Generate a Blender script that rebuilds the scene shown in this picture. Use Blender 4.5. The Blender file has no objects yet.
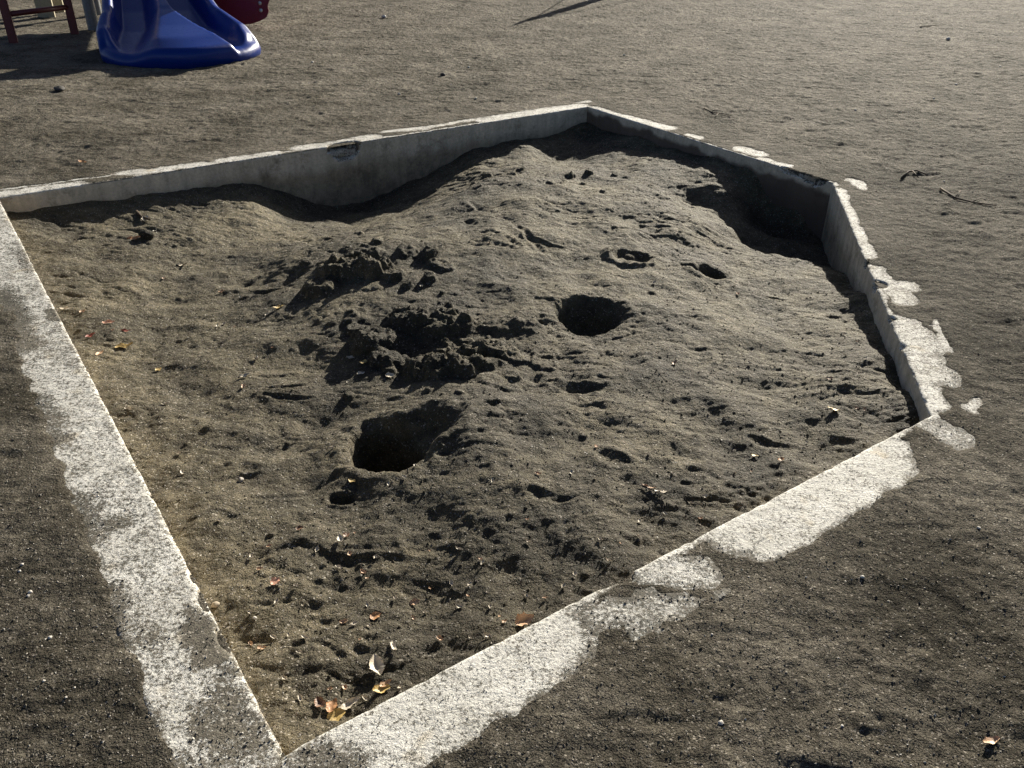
import bpy, bmesh, math, random
import numpy as np
from mathutils import Matrix, Vector
R = math.radians
random.seed(7); rng = np.random.default_rng(11)
C = bpy.context.scene.collection

# ------------------------------------------------------------------ camera
CAM_H, PITCH, ROLL, FPX = 1.5, R(30.5), R(0.5), 850.0
cp, sp, cr, sr = math.cos(PITCH), math.sin(PITCH), math.cos(ROLL), math.sin(ROLL)
FWD = Vector((0, cp, -sp)); UP0 = Vector((0, sp, cp)); RT0 = Vector((1, 0, 0))
RT = cr*RT0 + sr*UP0; UP = -sr*RT0 + cr*UP0
cam_d = bpy.data.cameras.new('camera'); cam = bpy.data.objects.new('camera', cam_d); C.objects.link(cam)
m = Matrix.Identity(4)
for i in range(3):
    m[i][0] = RT[i]; m[i][1] = UP[i]; m[i][2] = -FWD[i]
m[2][3] = CAM_H
cam.matrix_world = m
cam_d.sensor_width = 36; cam_d.lens = FPX/1024*36; cam_d.clip_start = 0.05; cam_d.clip_end = 1500
bpy.context.scene.camera = cam

# ------------------------------------------------------------------ light
SUN_EL, SUN_AZ = R(20), R(24.5)          # azimuth measured from +Y towards +X
w = bpy.data.worlds.new('World'); bpy.context.scene.world = w; w.use_nodes = True
nt = w.node_tree; bg = nt.nodes['Background']
sky = nt.nodes.new('ShaderNodeTexSky'); sky.sky_type = 'NISHITA'; sky.sun_disc = False
sky.sun_elevation = SUN_EL; sky.sun_rotation = SUN_AZ; sky.ozone_density = 0; sky.dust_density = .9; sky.air_density = .45
nt.links.new(sky.outputs[0], bg.inputs[0]); bg.inputs[1].default_value = 0.05
sd = bpy.data.lights.new('sun', 'SUN'); so = bpy.data.objects.new('sun', sd); C.objects.link(so)
sd.energy = 5.0; sd.angle = R(0.53); sd.color = (1.0, 0.93, 0.80)
sv = Vector((math.sin(SUN_AZ)*math.cos(SUN_EL), math.cos(SUN_AZ)*math.cos(SUN_EL), math.sin(SUN_EL)))
so.rotation_euler = sv.to_track_quat('Z', 'Y').to_euler(); so.location = (6, 14, 12)
vs = bpy.context.scene.view_settings
bpy.context.scene.display_settings.display_device = 'sRGB'
vs.view_transform = 'Standard'; vs.look = 'None'; vs.gamma = 1.0; vs.use_curve_mapping = False
vs.exposure = 1.22

# ------------------------------------------------------------------ helpers
def at(px, py, z=0.0):
    """point of the horizontal plane z seen at pixel (px, py)"""
    x = (px-512)/FPX; y = -(py-384)/FPX
    d = RT*x + UP*y + FWD
    t = (z-CAM_H)/d.z
    return (d.x*t, d.y*t)

def tag(o, label=None, cat=None, group=None, kind=None):
    if label: o['label'] = label
    if cat: o['category'] = cat
    if group: o['group'] = group
    if kind: o['kind'] = kind
    return o

def empty(name, loc, label, cat, group=None):
    o = bpy.data.objects.new(name, None); C.objects.link(o); o.location = loc
    o.empty_display_size = 0.2
    return tag(o, label, cat, group)

def link(name, me, mat, parent=None):
    o = bpy.data.objects.new(name, me); C.objects.link(o)
    if mat: me.materials.append(mat)
    if parent:
        o.parent = parent
        o.matrix_parent_inverse = Matrix.Translation(-parent.location)
    return o

def np_mesh(name, V, F, smooth=True):
    """V (n,3), F (m,4) or (m,3)"""
    me = bpy.data.meshes.new(name)
    n, k = F.shape
    me.vertices.add(len(V)); me.vertices.foreach_set('co', np.ascontiguousarray(V, dtype=np.float32).ravel())
    me.loops.add(n*k); me.loops.foreach_set('vertex_index', np.ascontiguousarray(F, dtype=np.int32).ravel())
    me.polygons.add(n)
    me.polygons.foreach_set('loop_start', np.arange(0, n*k, k, dtype=np.int32))
    me.polygons.foreach_set('use_smooth', np.full(n, smooth, dtype=bool))
    me.update(calc_edges=True); me.validate()
    return me

def attr(me, name, vals):
    a = me.attributes.new(name, 'FLOAT', 'POINT'); a.data.foreach_set('value', np.asarray(vals, dtype=np.float32).ravel())

def _h(ix, iy, seed):
    n = (ix.astype(np.int64)*374761393 + iy.astype(np.int64)*668265263 + seed*1442695041) & 0x7fffffff
    n = ((n ^ (n >> 13))*1274126177) & 0x7fffffff
    n = (n ^ (n >> 16)) & 0xffff
    return n/65536.0
def perlin(x, y, seed=0):
    ix = np.floor(x); iy = np.floor(y); fx = x-ix; fy = y-iy
    u = fx*fx*fx*(fx*(fx*6-15)+10); v = fy*fy*fy*(fy*(fy*6-15)+10)
    def g(dx, dy):
        a = _h(ix+dx, iy+dy, seed)*2*math.pi
        return np.cos(a)*(fx-dx) + np.sin(a)*(fy-dy)
    a = g(0, 0); b = g(1, 0); c = g(0, 1); d = g(1, 1)
    return ((a+(b-a)*u) + ((c+(d-c)*u)-(a+(b-a)*u))*v)*1.5
def fbm(x, y, f, octs=4, seed=0, gain=.5, ridged=False):
    s = 0; a = 1; t = 0
    for i in range(octs):
        n = perlin(x*f+i*17.3, y*f-i*9.1, seed+i)
        if ridged: n = 1-2*np.abs(n)
        s = s+a*n; t += a; a *= gain; f *= 2.03
    return s/t
def sstep(a, b, x):
    t = np.clip((x-a)/(b-a), 0, 1); return t*t*(3-2*t)
def seg_dist(X, Y, a, b):
    ax, ay = a; bx, by = b; dx = bx-ax; dy = by-ay; L = dx*dx+dy*dy+1e-12
    t = np.clip(((X-ax)*dx+(Y-ay)*dy)/L, 0, 1)
    return np.hypot(X-ax-t*dx, Y-ay-t*dy), t

# ------------------------------------------------------------------ materials
def new_mat(name):
    mt = bpy.data.materials.new(name); mt.use_nodes = True
    n = mt.node_tree.nodes; l = mt.node_tree.links
    return mt, n, l, n['Principled BSDF']
def N(n, typ, **kw):
    o = n.new(typ)
    for k, v in kw.items():
        if k.startswith('i_'):
            key = k[2:]; o.inputs[int(key) if key.isdigit() else key].default_value = v
        else: setattr(o, k, v)
    return o
def noise(n, l, co, scale, detail=4, rough=.6, dist=0):
    t = N(n, 'ShaderNodeTexNoise'); t.inputs['Scale'].default_value = scale
    t.inputs['Detail'].default_value = detail; t.inputs['Roughness'].default_value = rough
    t.inputs['Distortion'].default_value = dist
    l.new(co, t.inputs['Vector']); return t.outputs['Fac']
def ramp(n, l, fac, stops, interp='LINEAR'):
    r = N(n, 'ShaderNodeValToRGB'); cr_ = r.color_ramp; cr_.interpolation = interp
    while len(cr_.elements) < len(stops): cr_.elements.new(.5)
    for e, (p, c) in zip(cr_.elements, stops):
        e.position = p; e.color = (*c, 1) if len(c) == 3 else (c[0],)*3+(1,)
    l.new(fac, r.inputs[0]); return r.outputs[0]
def math_(n, l, op, a, b, clamp=False):
    o = N(n, 'ShaderNodeMath', operation=op, use_clamp=clamp)
    for i, v in enumerate((a, b)):
        if isinstance(v, (int, float)): o.inputs[i].default_value = v
        else: l.new(v, o.inputs[i])
    return o.outputs[0]
def mix(n, l, fac, a, b, typ='MIX'):
    o = N(n, 'ShaderNodeMix', data_type='RGBA', blend_type=typ)
    for i, v in ((0, fac), (6, a), (7, b)):
        if isinstance(v, (int, float)): o.inputs[i].default_value = v
        elif isinstance(v, tuple): o.inputs[i].default_value = (*v, 1)
        else: l.new(v, o.inputs[i])
    return o.outputs[2]
def bump(n, l, h, strength, dist, prev=None):
    b = N(n, 'ShaderNodeBump'); b.inputs['Strength'].default_value = strength; b.inputs['Distance'].default_value = dist
    l.new(h, b.inputs['Height'])
    if prev: l.new(prev, b.inputs['Normal'])
    return b.outputs[0]

def soil(n, l, co, damp, dry, grain_lo=.38, grain_hi=1.95):
    """colour of volcanic sandy soil and its fine grain"""
    big = ramp(n, l, noise(n, l, co, 2.3, 5, .6), [(.35, (0,)), (.65, (1,))])
    col = mix(n, l, big, damp, dry)
    med = noise(n, l, co, 26, 5, .65)
    col = mix(n, l, 1.0, col, ramp(n, l, med, [(.32, (.62,)), (.68, (1.35,))]), 'MULTIPLY')
    fine = noise(n, l, co, 330, 2, .7)
    col = mix(n, l, 1.0, col, ramp(n, l, fine, [(.32, (grain_lo,)), (.68, (grain_hi,))]), 'MULTIPLY')
    v = N(n, 'ShaderNodeTexVoronoi'); v.inputs['Scale'].default_value = 230; l.new(co, v.inputs['Vector'])
    spark = ramp(n, l, N2(n, l, v.outputs['Color']), [(.955, (0,)), (.97, (1,))])
    col = mix(n, l, math_(n, l, 'MULTIPLY', spark, .7), col, (.42, .38, .32))
    return col, fine, v.outputs['Distance']
def N2(n, l, c):
    s = N(n, 'ShaderNodeSeparateColor'); l.new(c, s.inputs[0]); return s.outputs[0]

def soil_mat(name, damp, dry, bs, rough=.62, spec=.5, attr_=None):
    mt, n, l, p = new_mat(name)
    geo = N(n, 'ShaderNodeNewGeometry'); co = geo.outputs['Position']
    col, fine, vd = soil(n, l, co, damp, dry)
    if attr_:     # mottled dry-soil tone; for the ground also grazing backlight painted as paler far soil
        a = N(n, 'ShaderNodeAttribute', attribute_name=attr_)
        f = math_(n, l, 'ADD', a.outputs['Fac'], math_(n, l, 'MULTIPLY', math_(n, l, 'SUBTRACT', noise(n, l, co, 7, 5, .7), .5), 1.3))
        col = mix(n, l, 1.0, col, ramp(n, l, f, [(.12, (.60,)), (.88, (1.38,))]), 'MULTIPLY')
    l.new(col, p.inputs['Base Color'])
    p.inputs['Roughness'].default_value = rough; p.inputs['Specular IOR Level'].default_value = spec
    b = bump(n, l, noise(n, l, co, 12, 5, .66, .15), bs*.95, .065)
    b = bump(n, l, noise(n, l, co, 34, 5, .75), bs*.8, .016, b)
    b = bump(n, l, noise(n, l, co, 140, 3, .75), bs, .0050, b)
    b = bump(n, l, vd, bs*.8, -.0018, b)
    l.new(b, p.inputs['Normal'])
    return mt
M = {}
M['sand'] = soil_mat('pit_sand', (.047, .040, .026), (.112, .094, .058), 1.0, .8, .22, attr_='dry')
M['ground'] = soil_mat('packed_soil', (.058, .051, .038), (.132, .118, .094), 1.0, .88, .05, attr_='dry')

def concrete_mat():
    mt, n, l, p = new_mat('weathered_concrete')
    geo = N(n, 'ShaderNodeNewGeometry'); co = geo.outputs['Position']
    a = N(n, 'ShaderNodeAttribute', attribute_name='expo')
    sc, fine, vd = soil(n, l, co, (.047, .042, .031), (.097, .086, .065))
    # clean concrete: cement paste with paler and darker aggregate
    c = mix(n, l, ramp(n, l, noise(n, l, co, 5, 5, .6), [(.3, (0,)), (.7, (1,))]), (.47, .455, .405), (.66, .645, .595))
    c = mix(n, l, 1.0, c, ramp(n, l, noise(n, l, co, 260, 3, .7), [(.3, (.62,)), (.6, (1.12,))]), 'MULTIPLY')
    c = mix(n, l, ramp(n, l, noise(n, l, co, 9, 2, .5), [(.62, (0,)), (.72, (.5,))]), c, (.45, .36, .22))
    # the dark pits and soil between aggregate; more of it where less of the top is bare
    sp_ = math_(n, l, 'MULTIPLY', math_(n, l, 'SUBTRACT', noise(n, l, co, 85, 6, .9), .5), 6.0)
    md_ = math_(n, l, 'MULTIPLY', math_(n, l, 'SUBTRACT', noise(n, l, co, 20, 4, .65), .5), 1.5)
    s = math_(n, l, 'ADD', math_(n, l, 'ADD', a.outputs['Fac'], sp_), md_)
    mask = ramp(n, l, s, [(.36, (0,)), (.47, (1,))])
    # faces: the vertical inside is grey, damp-stained lower down
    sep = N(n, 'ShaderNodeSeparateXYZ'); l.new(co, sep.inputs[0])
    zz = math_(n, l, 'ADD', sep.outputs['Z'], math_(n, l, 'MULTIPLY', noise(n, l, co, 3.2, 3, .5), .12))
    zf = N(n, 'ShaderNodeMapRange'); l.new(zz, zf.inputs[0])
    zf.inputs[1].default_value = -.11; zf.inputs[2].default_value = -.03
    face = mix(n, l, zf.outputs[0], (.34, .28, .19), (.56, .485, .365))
    st = N(n, 'ShaderNodeMapping'); st.inputs['Scale'].default_value = (14, 14, 1.6); l.new(co, st.inputs[0])
    face = mix(n, l, 1.0, face, ramp(n, l, noise(n, l, st.outputs[0], 1, 4, .6), [(.3, (.72,)), (.65, (1.1,))]), 'MULTIPLY')
    face = mix(n, l, 1.0, face, ramp(n, l, noise(n, l, co, 60, 4, .7), [(.3, (.8,)), (.65, (1.12,))]), 'MULTIPLY')
    ch = N(n, 'ShaderNodeAttribute', attribute_name='chip_shade')
    dirt_ = ramp(n, l, math_(n, l, 'ADD', noise(n, l, co, 7, 6, .75), math_(n, l, 'MULTIPLY', sep.outputs['Z'], -.35)), [(.56, (0,)), (.72, (.75,))])
    face = mix(n, l, dirt_, face, (.13, .105, .07))
    face = mix(n, l, ch.outputs['Fac'], face, (.085, .06, .045))  # chipped spots, plus shade painted low on the back-right side
    nz = N(n, 'ShaderNodeSeparateXYZ'); l.new(geo.outputs['True Normal'], nz.inputs[0])
    up = ramp(n, l, nz.outputs['Z'], [(.35, (0,)), (.6, (1,))])
    top = mix(n, l, mask, sc, c)
    l.new(mix(n, l, up, face, top), p.inputs['Base Color'])
    p.inputs['Roughness'].default_value = .8; p.inputs['Specular IOR Level'].default_value = .3
    b = bump(n, l, noise(n, l, co, 34, 5, .75), .6, .009)
    b = bump(n, l, noise(n, l, co, 140, 3, .75), .6, .004, b)
    b = bump(n, l, mask, .5, -.0015, b)
    l.new(b, p.inputs['Normal'])
    return mt
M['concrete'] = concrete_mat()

def simple(name, col, rough=.5, spec=.5, bs=0, scale=40, var=.15, metal=0, coat=0):
    mt, n, l, p = new_mat(name)
    tc = N(n, 'ShaderNodeTexCoord'); co = tc.outputs['Object']
    f = noise(n, l, co, scale, 4, .6)
    lo = tuple(c*(1-var) for c in col); hi = tuple(min(1, c*(1+var)) for c in col)
    l.new(mix(n, l, ramp(n, l, f, [(.35, (0,)), (.65, (1,))]), lo, hi), p.inputs['Base Color'])
    p.inputs['Roughness'].default_value = rough; p.inputs['Specular IOR Level'].default_value = spec
    p.inputs['Metallic'].default_value = metal; p.inputs['Coat Weight'].default_value = coat
    if bs: l.new(bump(n, l, noise(n, l, co, scale*3, 4, .6), bs, .003), p.inputs['Normal'])
    return mt
def plastic(name, col, dust=.04):
    mt, n, l, p = new_mat(name)
    geo = N(n, 'ShaderNodeNewGeometry'); co = geo.outputs['Position']
    d = ramp(n, l, noise(n, l, co, 7, 6, .7), [(.55, (0,)), (.8, (dust,))])
    l.new(mix(n, l, d, col, (.17, .18, .2)), p.inputs['Base Color'])
    l.new(ramp(n, l, noise(n, l, co, 30, 4, .7), [(.3, (.26,)), (.7, (.42,))]), p.inputs['Roughness'])
    p.inputs['Specular IOR Level'].default_value = .28
    l.new(bump(n, l, noise(n, l, co, 90, 3, .6), .12, .002), p.inputs['Normal'])
    return mt
M['blue'] = plastic('blue_plastic', (.0004, .022, .17))
M['red'] = plastic('dark_red_plastic', (.16, .012, .018), .15)
M['redpaint'] = simple('red_paint', (.11, .014, .014), .45, .5, .1)
M['greypaint'] = simple('grey_paint', (.15, .16, .17), .4, .5, .1)
M['beige'] = simple('beige_board', (.30, .26, .17), .6, .4, .2)
M['steel'] = simple('bolt_steel', (.5, .5, .48), .35, .5, 0, 40, .1, .8)
M['deck'] = simple('deck_metal', (.10, .11, .12), .5)
M['bark'] = simple('twig_bark', (.075, .055, .038), .85, .2, .5, 60)
def leaf_mat(name, col):
    mt = simple(name, col, .5, .4, .4, 60, .35)
    return mt
LM = {'yellow': leaf_mat('yellow_leaf', (.42, .30, .11)), 'orange': leaf_mat('orange_leaf', (.38, .20, .09)),
      'tan': leaf_mat('tan_leaf', (.50, .32, .19)), 'pale': leaf_mat('pale_leaf', (.50, .44, .34)),
      'brown': leaf_mat('brown_leaf', (.16, .085, .045)), 'red': leaf_mat('red_leaf', (.24, .06, .035)),
      'pink': leaf_mat('pink_leaf', (.55, .30, .20))}
M['stone'] = simple('pale_stone', (.5, .47, .42), .7, .4, .5, 90, .2)
M['darkstone'] = simple('dark_stone', (.05, .045, .04), .8, .3, .6, 60, .2)

# ------------------------------------------------------------------ layout of the pit
A, B, Cc, D, E_ = [np.array(v) for v in ((-2.81, 4.50), (.57, 6.82), (1.87, 4.90), (1.38, 2.37), (-.45, 1.09))]
PENT = [A, B, Cc, D, E_]
KW = 0.205
def edge_fields(X, Y):
    """signed distance outside the inner pentagon (negative inside), nearest side"""
    out = np.full(X.shape, -1e9)
    for i in range(5):
        a = PENT[i]; b = PENT[(i+1) % 5]; d = (b-a)/np.linalg.norm(b-a)
        nx, ny = -d[1], d[0]                    # clockwise loop: left of travel is outside
        out = np.maximum(out, (X-a[0])*nx+(Y-a[1])*ny)
    return out

# bare concrete: strokes (pixel polyline on z=0, radius in m, strength)
BARE = [
 ([(0, 200), (45, 280), (110, 430), (165, 560), (215, 680), (255, 768)], .115, 1.25),
 ([(25, 350), (70, 440), (110, 560), (150, 640), (200, 768)], .085, 1.0),
 ([(0, 215), (0, 300)], .12, .9),
 ([(300, 752), (400, 700), (535, 635)], .10, 1.3), ([(330, 768), (430, 740), (520, 675)], .08, 1.2), ([(400,768),(440,745)], .05, 1.0),
 ([(600, 612), (685, 608)], .035, .42), ([(640, 632), (650, 600)], .03, .42), ([(650, 568), (700, 572)], .04, .60),
 ([(735, 535), (885, 447)], .055, 1.35), ([(770, 540), (890, 465)], .065, 1.25),
 ([(930, 425), (960, 440)], .05, .36), ([(985, 395), (972, 410)], .022, .6),
 ([(838, 190), (852, 225), (868, 255)], .035, 1.1), ([(872, 270), (905, 300)], .05, .65), ([(890, 288), (925, 285)], .05, .6),
 ([(893, 320), (915, 370), (935, 405)], .035, 1.1), ([(900, 325), (925, 345)], .07, .85), ([(938, 320), (950, 350)], .022, 1.2),
 ([(915, 350), (935, 375)], .07, .62),
 ([(592, 108), (640, 121), (668, 128)], .05, 1.0), ([(690, 135), (700, 138)], .03, .9), ([(742, 149), (760, 154)], .05, 1.1),
 ([(763, 160), (785, 166)], .04, 1.2), ([(855, 180), (865, 188)], .04, .9),
 ([(0, 195), (75, 185)], .060, 1.15), ([(85, 172), (100, 168)], .03, .9), ([(125, 173), (140, 171)], .045, 1.0), ([(140, 173), (200, 164)], .045, 1.1),
 ([(190, 166), (215, 162)], .03, 1.0), ([(220, 161), (275, 153)], .045, 1.1), ([(300, 148), (315, 146)], .05, 1.2), ([(322, 146), (372, 137)], .06, .95),
 ([(385, 131), (425, 128)], .045, 1.0), ([(430, 127), (470, 120)], .03, .8), ([(486, 120), (535, 112), (580, 106)], .07, 1.05), ([(560, 101), (584, 101)], .05, 1.0),
 ([(0, 190), (300, 150), (587, 107)], .010, .8), ([(587, 107), (833, 183)], .012, .7), ([(833, 183), (930, 415)], .014, .8), ([(930, 415), (285, 752)], .014, .72),
]
DIRT = [([(0, 295), (25, 345)], .055, .75), ([(52, 312), (56, 318)], .022, 1.6), ([(198, 628), (210, 652)], .032, 1.4), ([(188, 610), (203, 630)], .02, .6),
 ([(218, 712), (245, 735)], .055, .62), ([(100, 525), (125, 520)], .03, .5), ([(225, 670), (240, 668)], .03, .3), ([(310, 768), (345, 768)], .05, .8), ([(620, 583), (634, 590)], .03, .6),
 ([(190, 768), (230, 768)], .04, .3), ([(40, 400), (62, 445)], .035, .5), ([(85, 500), (92, 540)], .03, .5), ([(110, 590), (122, 640)], .03, .4), ([(20, 250), (30, 270)], .03, .3), ([(140, 460), (150, 470)], .02, .3), ([(135, 640), (160, 640)], .03, .4)]
def stroke_field(X, Y, strokes):
    s = np.zeros_like(X)
    for pts, r, k in strokes:
        P = [at(*p) for p in pts]; d = np.full(X.shape, 1e9)
        for a, b in zip(P[:-1], P[1:]):
            dd, _ = seg_dist(X, Y, a, b); d = np.minimum(d, dd)
        s = np.maximum(s, k*(1-sstep(.3, 1.65, d/r)))
    return s
def expo_field(X, Y, dirt=True):
    wx = X+.034*fbm(X, Y, 11, 4, 40, .6); wy = Y+.034*fbm(X, Y, 11, 4, 50, .6)
    e = stroke_field(wx, wy, BARE)
    lapd = edge_fields(X, Y)+.03*fbm(X, Y, 12, 3, 26)
    e = np.where(lapd > KW-.06, e*(1-.8*sstep(KW-.055, KW-.005, lapd)), e)
    side = (X-E_[0])*(A-E_[0:2])[1] - (Y-E_[1])*(A-E_[0:2])[0]     # negative: on the long left side
    cap = np.where(side < -.0, .58, .78) + .20*fbm(X, Y, 6, 3, 45)
    cap = cap - .14*sstep(1.35, 1.42, X)*sstep(2.3, 2.6, Y)*(.6+1.2*np.abs(fbm(X, Y, 7, 2, 48)))
    e = np.minimum(e, cap)
    e = e - np.where(Y > 2.6, .22*np.abs(fbm(X, Y, 16, 3, 47))+.05, 0)
    return e - stroke_field(wx, wy, DIRT) if dirt else e

# ------------------------------------------------------------------ ground sheet
def graded(lo, hi, d0, d1, x0=None):
    v = [lo]
    while v[-1] < hi:
        t = (v[-1]-lo)/(hi-lo); v.append(v[-1]+d0+(d1-d0)*t)
    return v
def far_tail(start, end, d, g=1.35):
    v = []; x = start
    while x < end:
        x += d; d *= g; v.append(min(x, end))
    return v
ys = graded(.45, 15.0, .0062, .030)
ys = [-.0+q for q in sorted([.45-t for t in far_tail(0, 60, .04)])] + ys + [15.0+t for t in far_tail(0, 600, .05)]
xr = graded(0, 3.2, .0095, .0105); xr += [xr[-1]+t for t in far_tail(0, 6.0, .014, 1.006)]
xr += [xr[-1]+t for t in far_tail(0, 600, .08)]
xr = np.array(xr); xs = np.concatenate([-xr[:0:-1], xr]); ys = np.array(ys)
gx, gy = np.meshgrid(xs, ys)
near = np.exp(-np.maximum(0, np.hypot(gx, gy-5)-12)/6)
gz = (.016*fbm(gx, gy, .9, 3, 1) + .0085*fbm(gx, gy, 6, 3, 5, .6) + .0070*fbm(gx, gy, 15, 4, 9, .68)*(1+.35*sstep(4, 9, gy)) + .006*sstep(.15,.6,fbm(gx, gy, 8, 3, 19)) + .0022*fbm(gx, gy, 60, 2, 13))*near
# scuffs: shallow drags across the playground
nz_ = fbm(gx*.35, gy, 9, 3, 77); gz -= .007*sstep(.12, .5, nz_)*near
gz += .0025*sstep(.1, .5, fbm(gx, gy, 14, 2, 88))*near
dist_out = edge_fields(gx, gy)
ex = expo_field(gx, gy, False)
nn = .30*fbm(gx, gy, 30, 3, 21, .6)
onk = sstep(KW+.10, KW-.01, dist_out) * sstep(-.02, -.001, dist_out)
# soil lying over the concrete: a thin crust that thins out to nothing where the top is bare
crust = .0025+.12*gz - .010*sstep(-.05, .42, ex+.35*nn)
lap = sstep(KW+.0, KW-.045, dist_out+.03*fbm(gx, gy, 12, 3, 26)); crust = crust*lap+(gz*.5+.004)*(1-lap)
flat = sstep(KW+.35, KW, dist_out)
gz = gz*(1-flat) + crust*flat
bare_out = sstep(KW+.03, KW-.01, dist_out)
gz = np.where(dist_out < .012, np.minimum(gz, -.006+(dist_out-.004)*.6 + .004*nn), gz)
def shade_grid(name, X, Y, Z, keep):
    ny, nx = X.shape
    idx = -np.ones(X.shape, dtype=np.int64)
    q = keep
    used = np.zeros(X.shape, bool)
    used[:-1, :-1] |= q; used[1:, :-1] |= q; used[:-1, 1:] |= q; used[1:, 1:] |= q
    idx[used] = np.arange(used.sum())
    V = np.stack([X[used], Y[used], Z[used]], 1)
    F = np.stack([idx[:-1, :-1][q], idx[:-1, 1:][q], idx[1:, 1:][q], idx[1:, :-1][q]], 1)
    return np_mesh(name, V, F), used
dc = dist_out[:-1, :-1]
me, us = shade_grid('ground', gx, gy, gz, dc > .006)
gu, gv = gx[us], gy[us]
attr(me, 'dry', np.clip(.27+.46*sstep(2.5, 9, gv)+.40*fbm(gu, gv, 1.3, 4, 31)-.12*sstep(1, 5, gu)-.25*np.exp(-((gu-3.2)**2/.5+(gv-5.2)**2/.6)), 0, 1))  # uneven dryness, plus backlit brightening with distance put into the soil colour
ground = tag(link('ground', me, M['ground']), kind='structure')
ground['label'] = 'dry grey brown packed soil of the playground around the sandpit'

def bil(X1, Y1, Z, x, y):
    i = np.clip(np.searchsorted(X1, x)-1, 0, len(X1)-2); j = np.clip(np.searchsorted(Y1, y)-1, 0, len(Y1)-2)
    fx = (x-X1[i])/(X1[i+1]-X1[i]); fy = (y-Y1[j])/(Y1[j+1]-Y1[j])
    return (Z[j, i]*(1-fx)+Z[j, i+1]*fx)*(1-fy) + (Z[j+1, i]*(1-fx)+Z[j+1, i+1]*fx)*fy

# ------------------------------------------------------------------ sand in the pit
CTRL = [  # pixel, height of the sand there
 (30,206,-.08),(110,199,-.11),(166,190,-.12),(232,182,-.13),(282,190,-.23),(345,204,-.41),(400,187,-.36),(450,161,-.24),(500,143,-.17),(587,120,-.11),
 (640,135,-.10),(700,153,-.11),(760,172,-.085),(800,192,-.12),(835,238,-.34),(842,275,-.30),(858,287,-.17),(885,345,-.11),(905,385,-.08),(925,412,-.06),
 # where the shadow of the rim ends
 (20,220,-.095),(61,227,-.145),(101,217,-.135),(152,212,-.15),(203,204,-.155),(237,200,-.165),(257,205,-.20),(288,219,-.285),(338,222,-.34),(410,207,-.335),(445,186,-.27),(463,172,-.22),
 (498,158,-.185),(533,149,-.17),(558,158,-.225),(586,160,-.20),(621,155,-.135),(656,160,-.11),(692,169,-.10),(724,183,-.11),(730,191,-.125),(710,201,-.18),(720,215,-.21),(757,251,-.265),
 (804,264,-.24),(820,274,-.20),(843,292,-.13),(859,294,-.08),(874,344,-.08),(894,384,-.06),
 # in the shade, below that line
 (780,225,-.32),(760,210,-.27),(800,240,-.32),(590,140,-.17),(380,207,-.40),(300,208,-.32),(540,142,-.19),
 # sunlit middle
 (300,228,-.25),(380,225,-.24),(440,205,-.17),(500,180,-.10),(540,175,-.12),(590,180,-.12),(650,190,-.09),(690,215,-.13),
 (500,205,-.06),(560,205,-.06),(620,210,-.08),(450,235,-.07),(520,260,-.06),(600,260,-.08),(700,270,-.13),(780,290,-.18),(840,310,-.13),
 (350,255,-.10),(300,260,-.14),(220,290,-.21),(150,270,-.18),(90,270,-.15),(60,240,-.13),
 (400,290,-.07),(460,300,-.07),(520,300,-.07),(430,370,-.11),(500,360,-.08),(350,340,-.11),(260,340,-.15),(180,340,-.17),(110,340,-.15),(60,310,-.12),
 (650,320,-.08),(730,340,-.09),(820,350,-.10),(560,360,-.07),(640,400,-.07),(740,420,-.08),(840,420,-.08),
 (500,420,-.05),(300,430,-.13),(200,430,-.14),(130,430,-.12),(450,410,-.05),(400,500,-.09),(300,500,-.11),(200,520,-.10),(480,500,-.06),(580,480,-.05),(700,480,-.07),(800,480,-.09),
 (520,570,-.08),(420,590,-.10),(320,600,-.10),(250,640,-.08),(620,560,-.08),(350,690,-.10),(290,735,-.07),(450,650,-.09),(700,530,-.08),(310,670,-.09),
]
CW = np.array([(*at(px, py, z), z) for px, py, z in CTRL])
sy = np.array(graded(.95, 7.05, .0048, .0095)); sx = np.arange(-3.05, 2.15, .0062)
SX, SY = np.meshgrid(sx, sy)
inside = edge_fields(SX, SY) < .06
def phi(r2, s=.05): return np.sqrt(r2+s*s)
n = len(CW)
K = np.zeros((n+3, n+3)); dx = CW[:, None, 0]-CW[None, :, 0]; dy = CW[:, None, 1]-CW[None, :, 1]
K[:n, :n] = -phi(dx*dx+dy*dy, .12) - np.eye(n)*.0; K[:n, n] = 1; K[:n, n+1] = CW[:, 0]; K[:n, n+2] = CW[:, 1]; K[n:, :n] = K[:n, n:].T
K[:n, :n] -= -np.eye(n)*.008
wts = np.linalg.solve(K, np.concatenate([CW[:, 2], [0, 0, 0]]))
X = SX[inside]; Y = SY[inside]
WX = X+.03*fbm(X, Y, 4, 2, 60); WY = Y+.03*fbm(X, Y, 4, 2, 61)
Z = wts[n]+wts[n+1]*WX+wts[n+2]*WY
for i in range(n): Z = Z - wts[i]*phi((WX-CW[i, 0])**2+(WY-CW[i, 1])**2, .12)
# soft hummocks and trampled relief
rough0 = sstep(-.1, .3, fbm(X, Y, 2.6, 2, 131))
Z += .030*fbm(X, Y, 2.3, 2, 101) + .023*fbm(X, Y, 5.0, 3, 103, .45) + .0036*fbm(X, Y, 19, 3, 107, .5)*(.4+rough0)
rough = sstep(-.15, .35, fbm(X, Y, 1.7, 2, 111))
Z += rough*rough0*(.0042*fbm(X, Y, 34, 3, 113, .62)) + .0016*fbm(X, Y, 80, 2, 117)
rz = fbm(X+.05*fbm(X, Y, 5, 2, 9), Y*1.6, 6.0, 3, 121, .5, True)
Z -= .006*sstep(.5, .85, rz)*(.2+.8*rough)

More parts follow.
